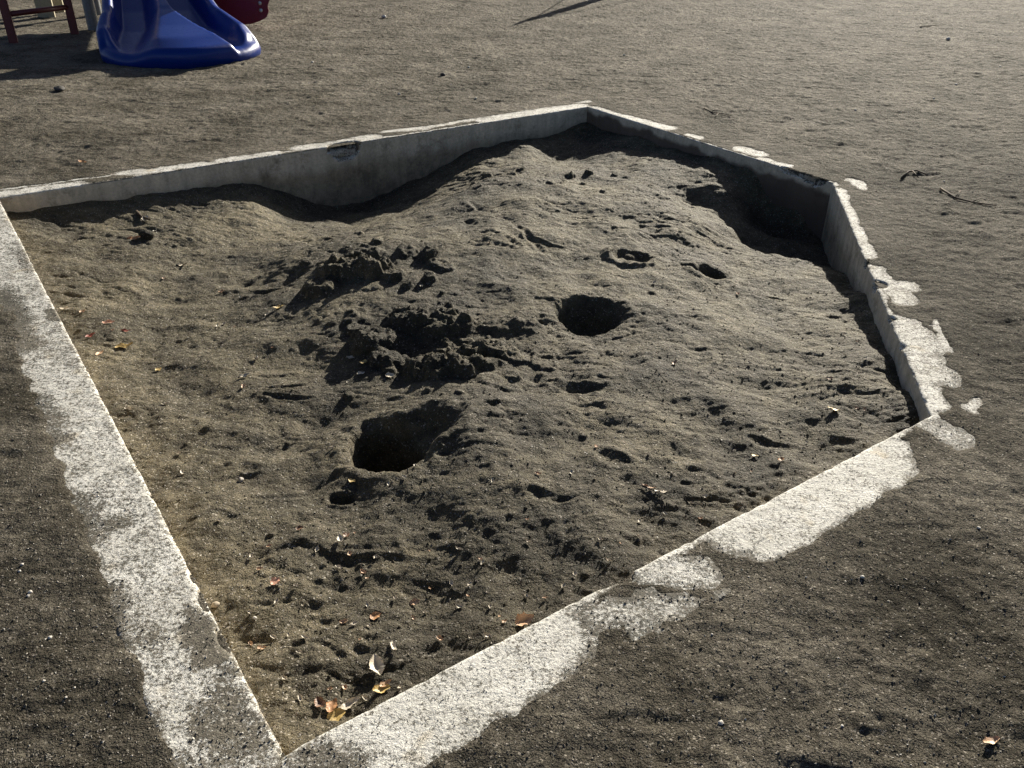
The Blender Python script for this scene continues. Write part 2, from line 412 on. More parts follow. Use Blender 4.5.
def local(cx, cy, r):
    return (np.abs(X-cx) < r) & (np.abs(Y-cy) < r)
def ell(cx, cy, rx, ry, rot, k=1.0):
    c, s = math.cos(rot), math.sin(rot); dx = X-cx; dy = Y-cy
    return np.hypot((dx*c+dy*s)/rx, (-dx*s+dy*c)/ry)
def hole(px, py, z, rx, ry, rot, depth, rim=.012, soft=.28, seed=0, floor=.0):
    cx, cy = at(px, py, z); d = ell(cx, cy, rx, ry, rot)
    d = d*(1+.13*fbm(X, Y, 7, 2, 300+seed)+.07*fbm(X, Y, 26, 2, 310+seed))
    a = 1-sstep(1-soft, 1.04, d)
    Z[:] -= depth*a*(1-.12*np.clip(1-d, 0, 1))
    Z[:] += rim*np.exp(-((d-1.22)/.22)**2)*(1+.8*fbm(X, Y, 20, 2, 320+seed))
def dent(px, py, z, ln, wd, ang, depth, berm=.35):
    cx, cy = at(px, py, z); m_ = local(cx, cy, ln*1.8+.05)
    c, s = math.cos(ang), math.sin(ang); dx = X[m_]-cx; dy = Y[m_]-cy
    u = (dx*c+dy*s)/ln; v = (-dx*s+dy*c)/wd
    v = v-.5*u*u
    r = np.hypot(u, v)*(1+.35*fbm(X[m_], Y[m_], 16, 3, 405)); depth = depth*.6
    Z[m_] += -depth*np.exp(-r**2.2*1.1) + depth*berm*np.exp(-((r-1.35)/.35)**2)
# two deep dug holes and smaller ones
hole(388, 448, -.10, .125, .165, .55, .20, .010, .30, 1)
hole(418, 432, -.08, .15, .11, .3, .075, .010, .75, 11)
hole(372, 430, -.10, .07, .09, .3, .03, .0, .6, 12)
hole(591, 322, -.06, .26, .22, -.1, .035, .0, .9, 21)
hole(590, 312, -.08, .150, .165, .25, .15, .004, .50, 2)
hole(395, 446, -.09, .24, .24, .2, .03, .0, .9, 22)
hole(341, 495, -.10, .045, .030, -.2, .028, .004, .6, 3)
hole(712, 268, -.12, .11, .10, .2, .05, .005, .7, 4)
hole(632, 250, -.05, .10, .085, .2, .030, .014, .35, 5)
hole(688, 253, -.06, .05, .05, .2, .02, .004, .5, 6)
hole(800, 225, -.33, .32, .30, .2, .07, .0, .7, 7)
hole(770, 240, -.25, .2, .25, .6, .05, .0, .6, 8)
for a in [(632,246,-.05,.05,.03,.1,-.022),(545,235,-.02,.10,.02,-.5,.02),(505,240,-.02,.08,.03,-.5,.018),(610,455,-.05,.06,.03,-.7,.018),(575,382,-.05,.09,.035,-.2,.022),
          (540,375,-.06,.06,.03,.2,.02),(720,545,-.07,.05,.03,0,.01),(545,495,-.05,.06,.02,-.3,.011),(325,590,-.1,.04,.025,0,.011),(318,606,-.1,.05,.02,.5,.008),
          (500,565,-.06,.06,.03,.3,.010),(285,385,-.12,.08,.014,.1,.016),(283,395,-.12,.09,.014,-.2,.016),(275,372,-.12,.07,.014,.2,.01),(685,455,-.06,.05,.04,-.4,.014),
          (770,440,-.07,.09,.02,-.4,.009),(720,440,-.07,.08,.03,-.5,.010),(650,545,-.07,.06,.03,.1,.014),(225,520,-.1,.04,.02,-.4,.016),(190,525,-.1,.03,.02,0,.008),
          (770,298,-.15,.07,.02,-.1,.022),(840,445,-.08,.05,.02,-.4,.009),(865,425,-.08,.05,.02,0,.012),(300,520,-.1,.04,.03,.2,.009),(395,560,-.09,.07,.03,.3,.009),
          (170,300,-.18,.10,.05,0,.012),(185,330,-.17,.08,.05,0,.012),(240,285,-.19,.14,.06,.1,.02),(270,290,-.16,.10,.03,.2,.02)]:
    dent(*a)
for i in range(130):      # footprints, hand and shovel marks all over
    px = rng.uniform(30, 900); py = rng.uniform(200, 740)
    dent(px, py, -.08, rng.uniform(.03, .10), rng.uniform(.015, .035), rng.normal(0, .7), rng.uniform(.002, .007), .6)
# finger drags curving out of the near hole and across the left slope
def drag(pts, z, wd, depth):
    P = [at(px, py, z) for px, py in pts]; d = np.full(X.shape, 1e9)
    for a, b in zip(P[:-1], P[1:]):
        dd, _ = seg_dist(X, Y, a, b); d = np.minimum(d, dd)
    d = d*(1+.35*fbm(X, Y, 22, 2, 401))
    br = np.clip(.5+1.6*fbm(X, Y, 6, 2, 403), 0, 1)*.7
    Z[:] += br*(-depth*np.exp(-(d/wd/1.3)**2) + depth*.5*np.exp(-((d-wd*2.2)/(wd*.9))**2))
for pts, z, wd, dp in [([(440,430),(480,420),(520,412)],-.04,.008,.008),([(445,440),(490,431),(530,428)],-.04,.008,.008),([(440,452),(480,447),(515,450)],-.05,.008,.007),
    ([(450,418),(490,405),(545,402)],-.04,.012,.009),([(230,480),(290,470),(345,440)],-.12,.010,.008),([(210,445),(270,445),(330,420)],-.12,.010,.007),([(240,495),(300,490),(340,470)],-.1,.010,.008),
    ([(200,345),(260,330),(330,325)],-.15,.012,.008),([(220,290),(270,275),(310,262)],-.18,.014,.014),([(235,300),(280,290),(315,275)],-.18,.012,.010),
    ([(600,420),(680,430),(760,420)],-.06,.012,.008),([(620,500),(700,490),(780,470)],-.06,.012,.008),([(690,350),(760,345),(820,352)],-.08,.010,.008),([(700,365),(780,368),(850,380)],-.1,.010,.008),
    ([(260,560),(300,548),(345,560)],-.1,.010,.010),([(345,350),(385,340),(430,342)],-.06,.012,.010),([(470,185),(510,210),(545,240)],0,.012,.010),([(440,190),(480,215),(520,235)],0,.012,.009)]:
    drag(pts, z, wd, dp)
# combed, dragged surface: long shallow striations whose direction wanders
th = .5*fbm(X, Y, .9, 2, 150)-.1; U_ = X*np.cos(th)+Y*np.sin(th); V_ = -X*np.sin(th)+Y*np.cos(th)
stri = fbm(U_*.22+.03*fbm(X, Y, 5, 2, 151), V_, 20, 3, 152, .6)
Z += .0062*stri*sstep(-.2, .3, fbm(X, Y, 2.0, 2, 153))
# dug-up clods of damp sand: lumps with steep broken faces
def clod(px, py, z, r, h, seed, asp=1.0, rot=0.):
    cx, cy = at(px, py, z); m_ = local(cx, cy, r*2.2); x = X[m_]; y = Y[m_]
    c, s = math.cos(rot), math.sin(rot); dx = x-cx; dy = y-cy
    u = (dx*c+dy*s)/(r*asp); v = (-dx*s+dy*c)/r
    d = np.maximum(np.abs(u*.8+v*.6), np.maximum(np.abs(u*.95-v*.3), np.abs(v*.9+u*.1)))
    d = .5*d+.5*np.hypot(u, v)
    d = d*(1+.38*fbm(x, y, 18, 4, seed)) 
    f = 1-sstep(.62, 1.05, d)
    tilt = .35*(u*math.cos(seed)+v*math.sin(seed))
    zz = h*f*(1+tilt+.5*fbm(x, y, 30, 3, seed+5, .6))
    Z[m_] = np.where(f > 0, np.maximum(Z[m_], Z[m_]*.75+.25*Z[m_].mean()+zz), Z[m_])
CL = [(318,262,.0,.07,.055),(345,250,0,.10,.075),(372,250,0,.09,.075),(392,258,0,.05,.04),(325,245,0,.06,.05),(427,240,0,.05,.06),(405,235,0,.06,.03),(362,232,0,.09,.03),(440,250,0,.05,.03),
      (375,322,-.03,.08,.055),(385,338,-.03,.06,.045),(362,325,-.03,.05,.03),(408,303,-.02,.075,.05),(430,310,-.02,.07,.05),(445,302,-.02,.06,.045),(460,310,-.02,.05,.045),
      (425,350,-.03,.075,.06),(440,356,-.03,.07,.045),(465,354,-.03,.08,.055),(484,350,-.03,.05,.03),(472,338,-.03,.05,.05),(495,335,-.03,.06,.035),(505,312,-.03,.07,.04),(525,312,-.03,.06,.035),
      (520,345,-.04,.06,.035),(545,350,-.04,.06,.03),(500,375,-.05,.06,.02),(545,335,-.03,.05,.03),(355,310,-.03,.04,.02)]
for i, (px, py, z, r, h) in enumerate(CL):
    clod(px, py+4, z, r, h*(.72 if px < 500 else .42), 500+i*7, rng.uniform(.9, 1.6), rng.uniform(-.5, .5))
for i in range(85):
    if i < 45: px = rng.normal(440, 52); py = rng.normal(330, 24)
    elif i < 65: px = rng.normal(355, 30); py = rng.normal(252, 14)
    else: px = rng.normal(520, 60); py = rng.normal(165, 10)
    r = rng.uniform(.010, .032); clod(px, py, -.03, r, r*rng.uniform(.4, .8), 900+i*7, rng.uniform(.9, 1.5), rng.uniform(-1, 1))
for i in range(60):
    px = rng.uniform(60, 900); py = rng.uniform(210, 700); r = rng.uniform(.006, .014)
    clod(px, py, -.08, r, r*rng.uniform(.3, .7), 3000+i*7, 1.2, rng.uniform(-1, 1))
# crumbled surface in the dug area
mk = np.zeros_like(X)
for px, py, z, r in [(425,335,-.03,.34),(350,252,0,.28),(480,330,-.03,.28),(520,165,-.04,.35),(560,175,-.04,.3)]:
    cx, cy = at(px, py, z); mk = np.maximum(mk, 1-sstep(.4, 1.1, np.hypot(X-cx, Y-cy)/r))
Z += mk*(.005*fbm(X, Y, 26, 3, 700, .65)+.004*np.abs(fbm(X, Y, 50, 2, 705)))
# keep the sand below the kerb near the sides
do = edge_fields(X, Y)
lim = np.interp(do, [-.5, -.12, 0, .1], [.2, .02, -.035, -.05])
Z = np.minimum(Z, lim)
SZ = np.full(SX.shape, -.2); SZ[inside] = Z
dryv = np.full(SX.shape, .5)
me, us = shade_grid('sand', SX, SY, SZ, inside[:-1, :-1] & inside[1:, 1:] & inside[1:, :-1] & inside[:-1, 1:])
px_, py_ = SX[us], SY[us]
dv_ = .5*np.ones_like(px_)
for q, rr, kk in [((420,335),.55,-.45),((350,255),.35,-.3),((480,600),.65,-.35),((700,440),.7,-.1),((150,400),.5,.25),((130,560),.3,.3),((200,640),.3,.35),((520,210),.6,.15),((240,215),.4,.3),((300,300),.3,.2),((450,410),.2,.2),((700,270),.5,.1),((270,700),.18,.4)]:
    c_ = at(q[0], q[1], -.08); dv_ += kk*np.exp(-((px_-c_[0])**2+(py_-c_[1])**2)/rr**2)
attr(me, 'dry', np.clip(dv_, 0, 1))
sand = tag(link('sand', me, M['sand']), kind='structure')
sand['label'] = 'dark damp dug-over sand filling the sandpit'

def surf_z(x, y):
    x = np.asarray(x, float); y = np.asarray(y, float)
    d = edge_fields(x, y)
    zg = bil(xs, ys, gz, x, y); zg = np.where((d < KW) & (zg < .001), .001, zg)
    zs = bil(sx, sy, SZ, x, y)
    return np.where(d < 0, zs, zg)
def drop(px, py):
    """where the view ray through a pixel meets sand or ground"""
    lo, hi = .12, -.6
    for z in np.arange(.1, -.6, -.004):
        x, y = at(px, py, z)
        if surf_z(x, y) >= z: return x, y, float(surf_z(x, y))
    x, y = at(px, py, 0); return x, y, 0.0

# ------------------------------------------------------------------ the concrete kerb round the pit
border = empty('sandpit_border', (-.2, 4.2, 0), 'five-sided weathered concrete border sunk in the soil around the sandpit', 'sandpit border')
CHIPS = [  # pixel on the inner top edge, radius along, depth down, depth into kerb
 (340, 142, .13, .11, .07), (868, 262, .035, .030, .05), (880, 284, .05, .035, .06), (892, 318, .03, .015, .03), (901, 345, .02, .012, .02),
 (205, 600, .05, .02, .022), (222, 640, .05, .02, .02), (196, 575, .03, .012, .012), (632, 583, .030, .03, .035), (620, 587, .05, .012, .014), (790, 172, .14, .03, .04), (815, 178, .08, .05, .05), (805, 176, .05, .045, .04)]
KL = ['long near-left concrete side, its top speckled with soil', 'back-left concrete side with a dark bite out of its top edge',
      'back-right concrete side, crumbled near its right end', 'short right concrete side with a ragged chipped edge', 'front concrete side, half covered by soil with a cracked joint']
chipw = [(np.array(at(px, py, 0)), ra, dd, di) for px, py, ra, dd, di in CHIPS]
nrm = []
for i in range(5):
    d = PENT[(i+1) % 5]-PENT[i]; d = d/np.linalg.norm(d); nrm.append(np.array((-d[1], d[0])))
mit = []
for i in range(5):
    a = nrm[i-1]; b = nrm[i]; mm = (a+b); mit.append(mm/(mm@b))
prof = [(0, -.62), (0, -.55), (0, -.48)] + [(0, z) for z in np.arange(-.42, -.012, .0125)] + [(.0012, -.0065), (.004, -.0025), (.008, -.0005)] + \
       [(o, 0) for o in np.linspace(.014, KW-.01, 22)] + [(KW-.003, -.002), (KW, -.008), (KW, -.2), (KW, -.62)]
prof = np.array(prof)
order = [4, 0, 1, 2, 3]      # side i runs PENT[i] -> PENT[i+1]
names = {4: KL[0], 0: KL[1], 1: KL[2], 2: KL[3], 3: KL[4]}
for i in order:
    a = PENT[i]; b = PENT[(i+1) % 5]; L = np.linalg.norm(b-a); ns = int(L/.010)
    t = np.linspace(0, 1, ns+1)[:, None]; o = prof[None, :, 0]; zc = np.broadcast_to(prof[None, :, 1], (ns+1, len(prof))).copy()
    P0 = a[None, None, :]+mit[i][None, None, :]*o[..., None]; P1 = b[None, None, :]+mit[(i+1) % 5][None, None, :]*o[..., None]
    P = P0*(1-t[..., None])+P1*t[..., None]
    px_, py_ = P[..., 0].copy(), P[..., 1].copy()
    nv = nrm[i]
    sdist = t*L
    # long gentle waviness and small arris wear
    av = (t[:, 0]*L)
    wv = .004*fbm(av*1.0, av*0+i*7., 1.3, 3, 800) + .0028*fbm(av, av*0+i*3., 11, 3, 810)
    w_in = np.clip(1-o/.06, 0, 1)*wv[:, None]
    inn = w_in
    arr = np.maximum(0, fbm(px_+zc*3, py_-zc*2, 16, 3, 830, .6))
    nearedge = np.exp(-(np.hypot(o, zc)/.014)**2)
    inn = inn + nearedge*arr*.010; dz = -nearedge*arr*.006
    chip_shade = np.zeros_like(zc)
    for cpt, ra, dd, di in chipw:
        if abs((cpt-a)@nv) > .08 or not (-.1 < (cpt-a)@((b-a)/L) < L+.1): continue
        s = (P-cpt[None, None, :])@((b-a)/L)
        s = s*(1+.25*fbm(px_, zc*8, 18, 2, 840))
        q = np.sqrt((s/ra)**2+(zc/dd)**2+(o/di)**2)
        k = 1-sstep(.75, 1.02, q)
        # scoop: push face points into the kerb, top points down
        amt = k*np.sqrt(np.clip(1-(s/ra)**2-(zc/dd)**2*.8, 0, 1))
        amt2 = k*np.sqrt(np.clip(1-(s/ra)**2-(o/di)**2, 0, 1))
        isface = (zc < -.0005) & (o < .02)
        inn = inn+np.where(isface, di*amt, 0); dz = dz-np.where(~isface, dd*.75*amt2, 0)
        chip_shade = np.maximum(chip_shade, k)
    px_ += nv[0]*inn; py_ += nv[1]*inn; zc = zc+dz
    micro = .0012*fbm(px_, py_+zc, 40, 2, 850)
    zc = np.where(zc > -.3, zc+micro*(o > .01), zc)
    V = np.stack([px_, py_, zc], -1).reshape(-1, 3)
    m_ = len(prof); g = np.arange((ns+1)*m_).reshape(ns+1, m_)
    F = np.stack([g[:-1, :-1], g[:-1, 1:], g[1:, 1:], g[1:, :-1]], -1).reshape(-1, 4)
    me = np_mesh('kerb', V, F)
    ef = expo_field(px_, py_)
    attr(me, 'expo', ef); attr(me, 'chip_shade', np.maximum(chip_shade*(1.0 if i == 0 else .35), (.9*sstep(-.055, -.085, zc+.05*fbm(px_, py_, 6, 3, 870)-.04*(1-t)) if i == 1 else 0)))  # back-right face darkened lower down: deep corner shade put into the colour
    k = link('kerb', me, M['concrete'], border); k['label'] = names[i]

# ------------------------------------------------------------------ loose grit and crumbs (uncountable)
def grit(name, cnt, fpos, size, mats, label, sink=-.05):
    x, y = fpos(cnt); z = surf_z(x, y)
    s = size(len(x), x, y)
    base = np.array([(1, 0, 0), (-1, 0, 0), (0, 1, 0), (0, -1, 0), (0, 0, .75), (0, 0, -.75)], float)
    fc = np.array([(0, 2, 4), (2, 1, 4), (1, 3, 4), (3, 0, 4), (2, 0, 5), (1, 2, 5), (3, 1, 5), (0, 3, 5)])
    n_ = len(x)
    V = base[None]*rng.uniform(.6, 1.25, (n_, 6, 1)) + rng.normal(0, .12, (n_, 6, 3))
    th = rng.uniform(0, 6.28, n_); c, s_ = np.cos(th)[:, None], np.sin(th)[:, None]
    vx = V[..., 0]*c-V[..., 1]*s_; vy = V[..., 0]*s_+V[..., 1]*c
    V = np.stack([vx, vy, V[..., 2]], -1)*s[:, None, None]
    V += np.stack([x, y, z+s*sink], -1)[:, None, :]
    F = (fc[None]+6*np.arange(n_)[:, None, None]).reshape(-1, 3)
    me = np_mesh(name, V.reshape(-1, 3), F, False)
    attr(me, 'tone', np.repeat(rng.uniform(0, 1, n_), 6))
    o = link(name, me, mats); tag(o, label, kind='stuff'); return o
def grit_mat():
    mt, n, l, p = new_mat('grit')
    a = N(n, 'ShaderNodeAttribute', attribute_name='tone')
    l.new(ramp(n, l, a.outputs['Fac'], [(0, (.035, .03, .022)), (.5, (.085, .072, .052)), (.90, (.15, .13, .095)), (.96, (.36, .32, .26)), (1, (.55, .50, .42))]), p.inputs['Base Color'])
    p.inputs['Roughness'].default_value = .55
    return mt
M['grit'] = grit_mat()
def pos_near(cnt):
    y = .6+ (rng.uniform(0, 1, cnt)**1.9)*8.5; x = rng.uniform(-1, 1, cnt)*(1.0+.72*y)
    return x, y
def grit_size(n_, x, y):
    s = .0011+.0028*rng.uniform(0, 1, n_)**2.5
    d = edge_fields(x, y); e = expo_field(x, y)
    s = np.where((d > 0) & (d < KW) & (e > .4), s*.45, s)
    return s
grit('grit', 110000, pos_near, grit_size, M['grit'], 'fine loose grit scattered over the soil and sand')
def pos_pit(cnt):
    y = 1+6*rng.uniform(0, 1, cnt)**1.3; x = rng.uniform(-2.8, 1.9, cnt); k = edge_fields(x, y) < -.01
    return x[k], y[k]
def crumb_size(n_, x, y):
    return .0015+.0055*rng.uniform(0, 1, n_)**4
grit('sand_crumbs', 26000, pos_pit, crumb_size, M['sand'], 'small crumbs of damp sand lying over the pit')
grit('soil_crumbs', 5000, lambda c: tuple(q[edge_fields(*pp) > KW] for pp in [pos_near(c)] for q in pp), crumb_size, M['ground'], 'small crumbs of soil on the packed ground')

# ------------------------------------------------------------------ leaves, stones, twigs
def leaf_mesh(L, W, curl, fold, seed, ragged=0.):
    rg = np.random.default_rng(seed); nu, nv = 13, 7
    u = np.linspace(0, 1, nu)[:, None]; v = np.linspace(-1, 1, nv)[None, :]
    wd = W*np.sin(np.pi*np.clip(u, 0.02, .985)**.8)**.75*(1+ragged*rg.normal(0, 1, (nu, 1)))
    x = (u-.5)*L+0*v; y = v*wd/2
    z = fold*np.abs(v)*wd + curl*L*((u-.5)**2*2.2) + .05*L*np.sin(3*u*math.pi+rg.uniform(0, 6))*v*v + .03*L*rg.normal(0, 1, (nu, nv))*ragged*3
    th = rg.uniform(-.5, .5); y = y+.12*L*np.sin(u*2.5+th)*.5
    top = np.stack([x, y, z], -1).reshape(-1, 3); bot = top-np.array((0, 0, .0007))
    g = np.arange(nu*nv).reshape(nu, nv); F = np.stack([g[:-1, :-1], g[1:, :-1], g[1:, 1:], g[:-1, 1:]], -1).reshape(-1, 4)
    F2 = F[:, ::-1]+nu*nv
    rim = np.concatenate([g[0, :], g[1:, -1], g[-1, -2::-1], g[-2:0:-1, 0]])
    r2 = np.roll(rim, -1); S = np.stack([rim, rim+nu*nv, r2+nu*nv, r2], -1)
    return np_mesh('leaf', np.concatenate([top, bot]), np.concatenate([F, F2, S]))
def place(o, px, py, lift=.002, rot=None):
    x, y, z = drop(px, py); o.location = (x, y, z+lift)
    o.rotation_euler = rot if rot else (random.uniform(-.25, .25), random.uniform(-.25, .25), random.uniform(0, 6.28))
LEAVES = [ # px,py,length,width,curl,fold,colour,rz,name,label
 (378,668,.070,.040,.35,.55,'pale',1.9,'leaf','large cupped pale leaf with a dark hollow, near the front corner'),
 (525,624,.060,.042,.5,.5,'tan',.3,'leaf','tan curled leaf leaning on the front concrete edge'),
 (337,718,.050,.040,.15,.2,'yellow',.4,'leaf','bright yellow leaf against the front kerb, lowest in the leaf pile'),
 (333,708,.045,.030,.3,.3,'orange',1.2,'leaf','orange leaf just behind the bright yellow one in the corner pile'),
 (321,705,.042,.028,.4,.4,'brown',2.2,'leaf','brown curled leaf at the left end of the corner leaf pile'),
 (351,707,.060,.026,.5,.4,'pale',.5,'leaf','long pale twisted leaf in the middle of the corner leaf pile'),
 (382,692,.050,.026,.3,.3,'yellow',.35,'leaf','narrow yellow leaf along the front kerb below the cupped leaf'),
 (386,686,.034,.018,.4,.3,'tan',.5,'leaf','small tan leaf directly under the large cupped leaf'),
 (394,649,.050,.016,.4,.5,'pale',1.9,'leaf','slim pale leaf standing just above the large cupped leaf'),
 (376,618,.036,.026,.3,.3,'orange',.6,'leaf','orange triangular leaf left of the centre of the front slope'),
 (415,604,.034,.020,.3,.3,'tan',.1,'leaf','tan leaf alone, level with the orange triangular leaf to its left'),
 (276,584,.034,.026,.3,.4,'pink',1.0,'leaf','rosy brown leaf on the smooth sand by the left kerb'),
 (341,541,.034,.024,.5,.5,'pale',1.9,'leaf','white cupped leaf paired with a brown one on the near slope'),
 (347,538,.030,.020,.4,.5,'brown',1.2,'leaf','brown leaf touching a white cupped leaf on the near slope'),
 (352,482,.034,.020,.2,.2,'yellow',2.6,'leaf','yellowish leaf just below the tip of the near dug hole'),
 (300,530,.026,.018,.3,.3,'brown',.3,'leaf','small brown leaf left of the white and brown leaf pair'),
 (183,474,.030,.014,.3,.4,'pale',2.3,'leaf','pale slender leaf on the left slope beside the grey pebble'),
 (125,349,.085,.045,.4,.4,'yellow',.3,'leaf','crumpled yellow leaf, the largest on the left slope'),
 (109,324,.060,.024,.3,.3,'pink',.1,'leaf','pinkish leaf behind the crumpled yellow leaf'),
 (125,332,.055,.020,.2,.3,'red',.1,'leaf','dark red leaf between the pinkish and the crumpled yellow leaf'),
 (91,337,.050,.024,.3,.3,'red',.8,'leaf','reddish leaf nearest the left kerb'),
 (100,355,.050,.020,.3,.3,'tan',1.2,'leaf','tan leaf left of the crumpled yellow leaf'),
 (66,310,.060,.020,.2,.2,'pale',.1,'leaf','pale leaf beside the left kerb stain'),
 (182,266,.085,.030,.3,.2,'pale',2.9,'leaf','long pale leaf in the far left of the pit'),
 (135,240,.075,.035,.3,.3,'orange',.3,'leaf','orange leaf beside the dark clod at the far left'),
 (146,221,.070,.045,.4,.3,'pale',1.5,'leaf','pale upright leaf beside a short dark stick'),
 (279,309,.070,.022,.3,.3,'yellow',.8,'leaf','yellow slim leaf on the flank left of the clods'),
 (365,364,.050,.026,.3,.3,'yellow',.3,'leaf','pale yellow leaf, upper one of three below the clods'),
 (361,375,.036,.026,.3,.3,'pale',.5,'leaf','white leaf, left one of three below the clods'),
 (390,377,.040,.030,.3,.3,'pale',.1,'leaf','white leaf, right one of three below the clods'),
 (833,411,.050,.036,.3,.2,'yellow',2.6,'leaf','vivid yellow leaf near the right corner of the pit'),
 (754,457,.032,.020,.3,.2,'yellow',2.6,'leaf','small yellow leaf by the front kerb, left of an orange one'),
 (781,461,.032,.016,.3,.2,'orange',.5,'leaf','small orange leaf by the right part of the front kerb'),
 (661,494,.055,.026,.4,.4,'pale',2.7,'leaf','pale leaf joined to a thin stick on the right slope'),
 (648,488,.060,.010,.3,.3,'tan',2.5,'leaf','thin tan leaf sliver beside the pale leaf on the right slope'),
 (990,744,.050,.022,.35,.3,'tan',.2,'leaf','brown tan leaf lying on the bare soil outside the pit'),
 (83,163,.060,.030,.3,.2,'orange',.1,'leaf','orange leaf on the packed soil behind the back-left side'),
 (245,377,.050,.020,.3,.3,'pale',.3,'leaf','white leaf left of the finger marks'),
 (159,371,.036,.026,.3,.3,'yellow',1.2,'leaf','dull yellow leaf right of the crumpled yellow leaf'),
 (577,732,.0,.0,0,0,'tan',0,'',''),
]
for i, (px, py, L, W, cu, fo, colr, rz, nm, lb) in enumerate(LEAVES):
    if not nm: continue
    me = leaf_mesh(L*.85, W*.82, cu*.7, fo*.6, 50+i, .12)
    o = link('leaf', me, LM[colr]); tag(o, lb, 'leaf')
    place(o, px, py, .004, (random.uniform(-.2, .2)+ .15, random.uniform(-.2, .2), rz))
# small scraps that nothing tells apart
scr = [leaf_mesh(.022, .010, .4, .4, 300+i, .15) for i in range(4)]
for q in scr: q.materials.append(LM['pale'])
scr2 = [leaf_mesh(.020, .011, .3, .3, 320+i, .15) for i in range(3)]
for q in scr2: q.materials.append(LM['tan'])
SP = [(113,331),(217,327),(207,317),(243,388),(166,405),(219,521),(251,645),(339,569),(459,607),(499,618),(639,523),(608,562),(527,521),(459,551),(527,597),(829,379),(807,358),(865,359),
      (751,473),(84,295),(256,360),(270,548),(300,655),(285,680),(430,590),(470,585),(225,325),(235,328),(155,232),(560,610),(545,600),(690,505),(705,498),(700,520),(665,515),(600,540),(620,545),
      (735,475),(575,575),(480,560),(510,545),(395,600),(360,640),(340,660),(410,655),(330,690),(365,700),(400,690),(345,690),(300,700),(470,640),(440,640),(640,660),(740,690)]
for i in range(90):
    SP.append((random.uniform(250, 700), random.gauss(600, 50)) if i < 50 else (random.uniform(60, 880), random.uniform(240, 500)))
for i, (px, py) in enumerate(SP):
    x, y, z = drop(px, py)
    if edge_fields(np.array(x), np.array(y)) > -.02: continue
    me = (scr if i % 3 else scr2)[i % 3]
    o = bpy.data.objects.new('leaf_scrap', me); C.objects.link(o)
    tag(o, 'tiny dry leaf scrap lying on the sand in the pit', 'leaf scrap', 'dry leaf scraps strewn over the sand')
    s = random.uniform(.45, 1.1)*(1.0 if py > 420 else 1.35); o.scale = (s, s, s); place(o, px, py, .003)
def pebble_mesh(seed, asp=(1, .8, .6)):
    bm = bmesh.new(); bmesh.ops.create_icosphere(bm, subdivisions=3, radius=.5)
    rg = np.random.default_rng(seed); o3 = rg.uniform(0, 50, 3)
    from mathutils import noise as mn
    for v in bm.verts:
        k = 1+.28*mn.noise(v.co*2.2+Vector(o3))+.10*mn.noise(v.co*6+Vector(o3)); v.co = Vector((v.co.x*asp[0], v.co.y*asp[1], v.co.z*asp[2]))*k
    for f in bm.faces: f.smooth = True
    me = bpy.data.meshes.new('pebble'); bm.to_mesh(me); bm.free(); return me
def stone(px, py, size, mat, name, label, cat, asp=(1, .8, .6), seed=1):
    me = pebble_mesh(seed, asp); o = link(name, me, mat); tag(o, label, cat)
    place(o, px, py, size*.18, (0, 0, random.uniform(0, 6))); o.scale = (size,)*3; return o
stone(241, 481, .022, simple('grey_pebble', (.26,.23,.19), .7), 'pebble', 'grey round pebble on the smooth left slope', 'pebble', seed=3)
stone(255, 619, .012, M['stone'], 'pebble', 'small white pebble near the left kerb chips', 'pebble', seed=4)
stone(216, 606, .022, simple('buff_pebble', (.3,.25,.18), .8), 'pebble', 'buff pebble touching the chipped left kerb', 'pebble', seed=5)
stone(147, 238, .085, M['sand'], 'sand_clod', 'dark round clod of sand beside an orange leaf', 'clod', seed=6)
stone(443, 76, .055, M['darkstone'], 'stone', 'dark stone on the open soil behind the pit', 'stone', seed=7)
stone(384, 18, .07, M['stone'], 'stone', 'white stone far out on the open soil', 'stone', seed=8)
stone(948, 40, .06, M['stone'], 'stone', 'white stone at the far right of the open soil', 'stone', seed=9)
stone(60, 91, .09, M['darkstone'], 'stone', 'dark flat stone in front of the slide shadow', 'stone', (1.3, .9, .5), 10)
PB = pebble_mesh(12); PB.materials.append(M['stone']); cnt = 0
for i in range(55):
    px = random.uniform(280, 1020); py = random.choice([random.uniform(20, 100), random.uniform(100, 300), random.uniform(450, 760)])
    if py > 450: px = random.choice([random.uniform(0, 130), random.uniform(700, 1020)])
    x, y, z = drop(px, py)
    if edge_fields(np.array(x), np.array(y)) < KW+.03: continue
    o = bpy.data.objects.new('pebble', PB); C.objects.link(o)
    tag(o, 'tiny pale pebble on the packed soil outside the pit', 'pebble', 'tiny pale pebbles scattered over the packed soil')
    s = random.uniform(.005, .012)*(1 if py > 400 else 2.2); o.scale = (s, s*1.2, s); o.location = (x, y, z+s*.15); o.rotation_euler = (0, 0, random.uniform(0, 6))

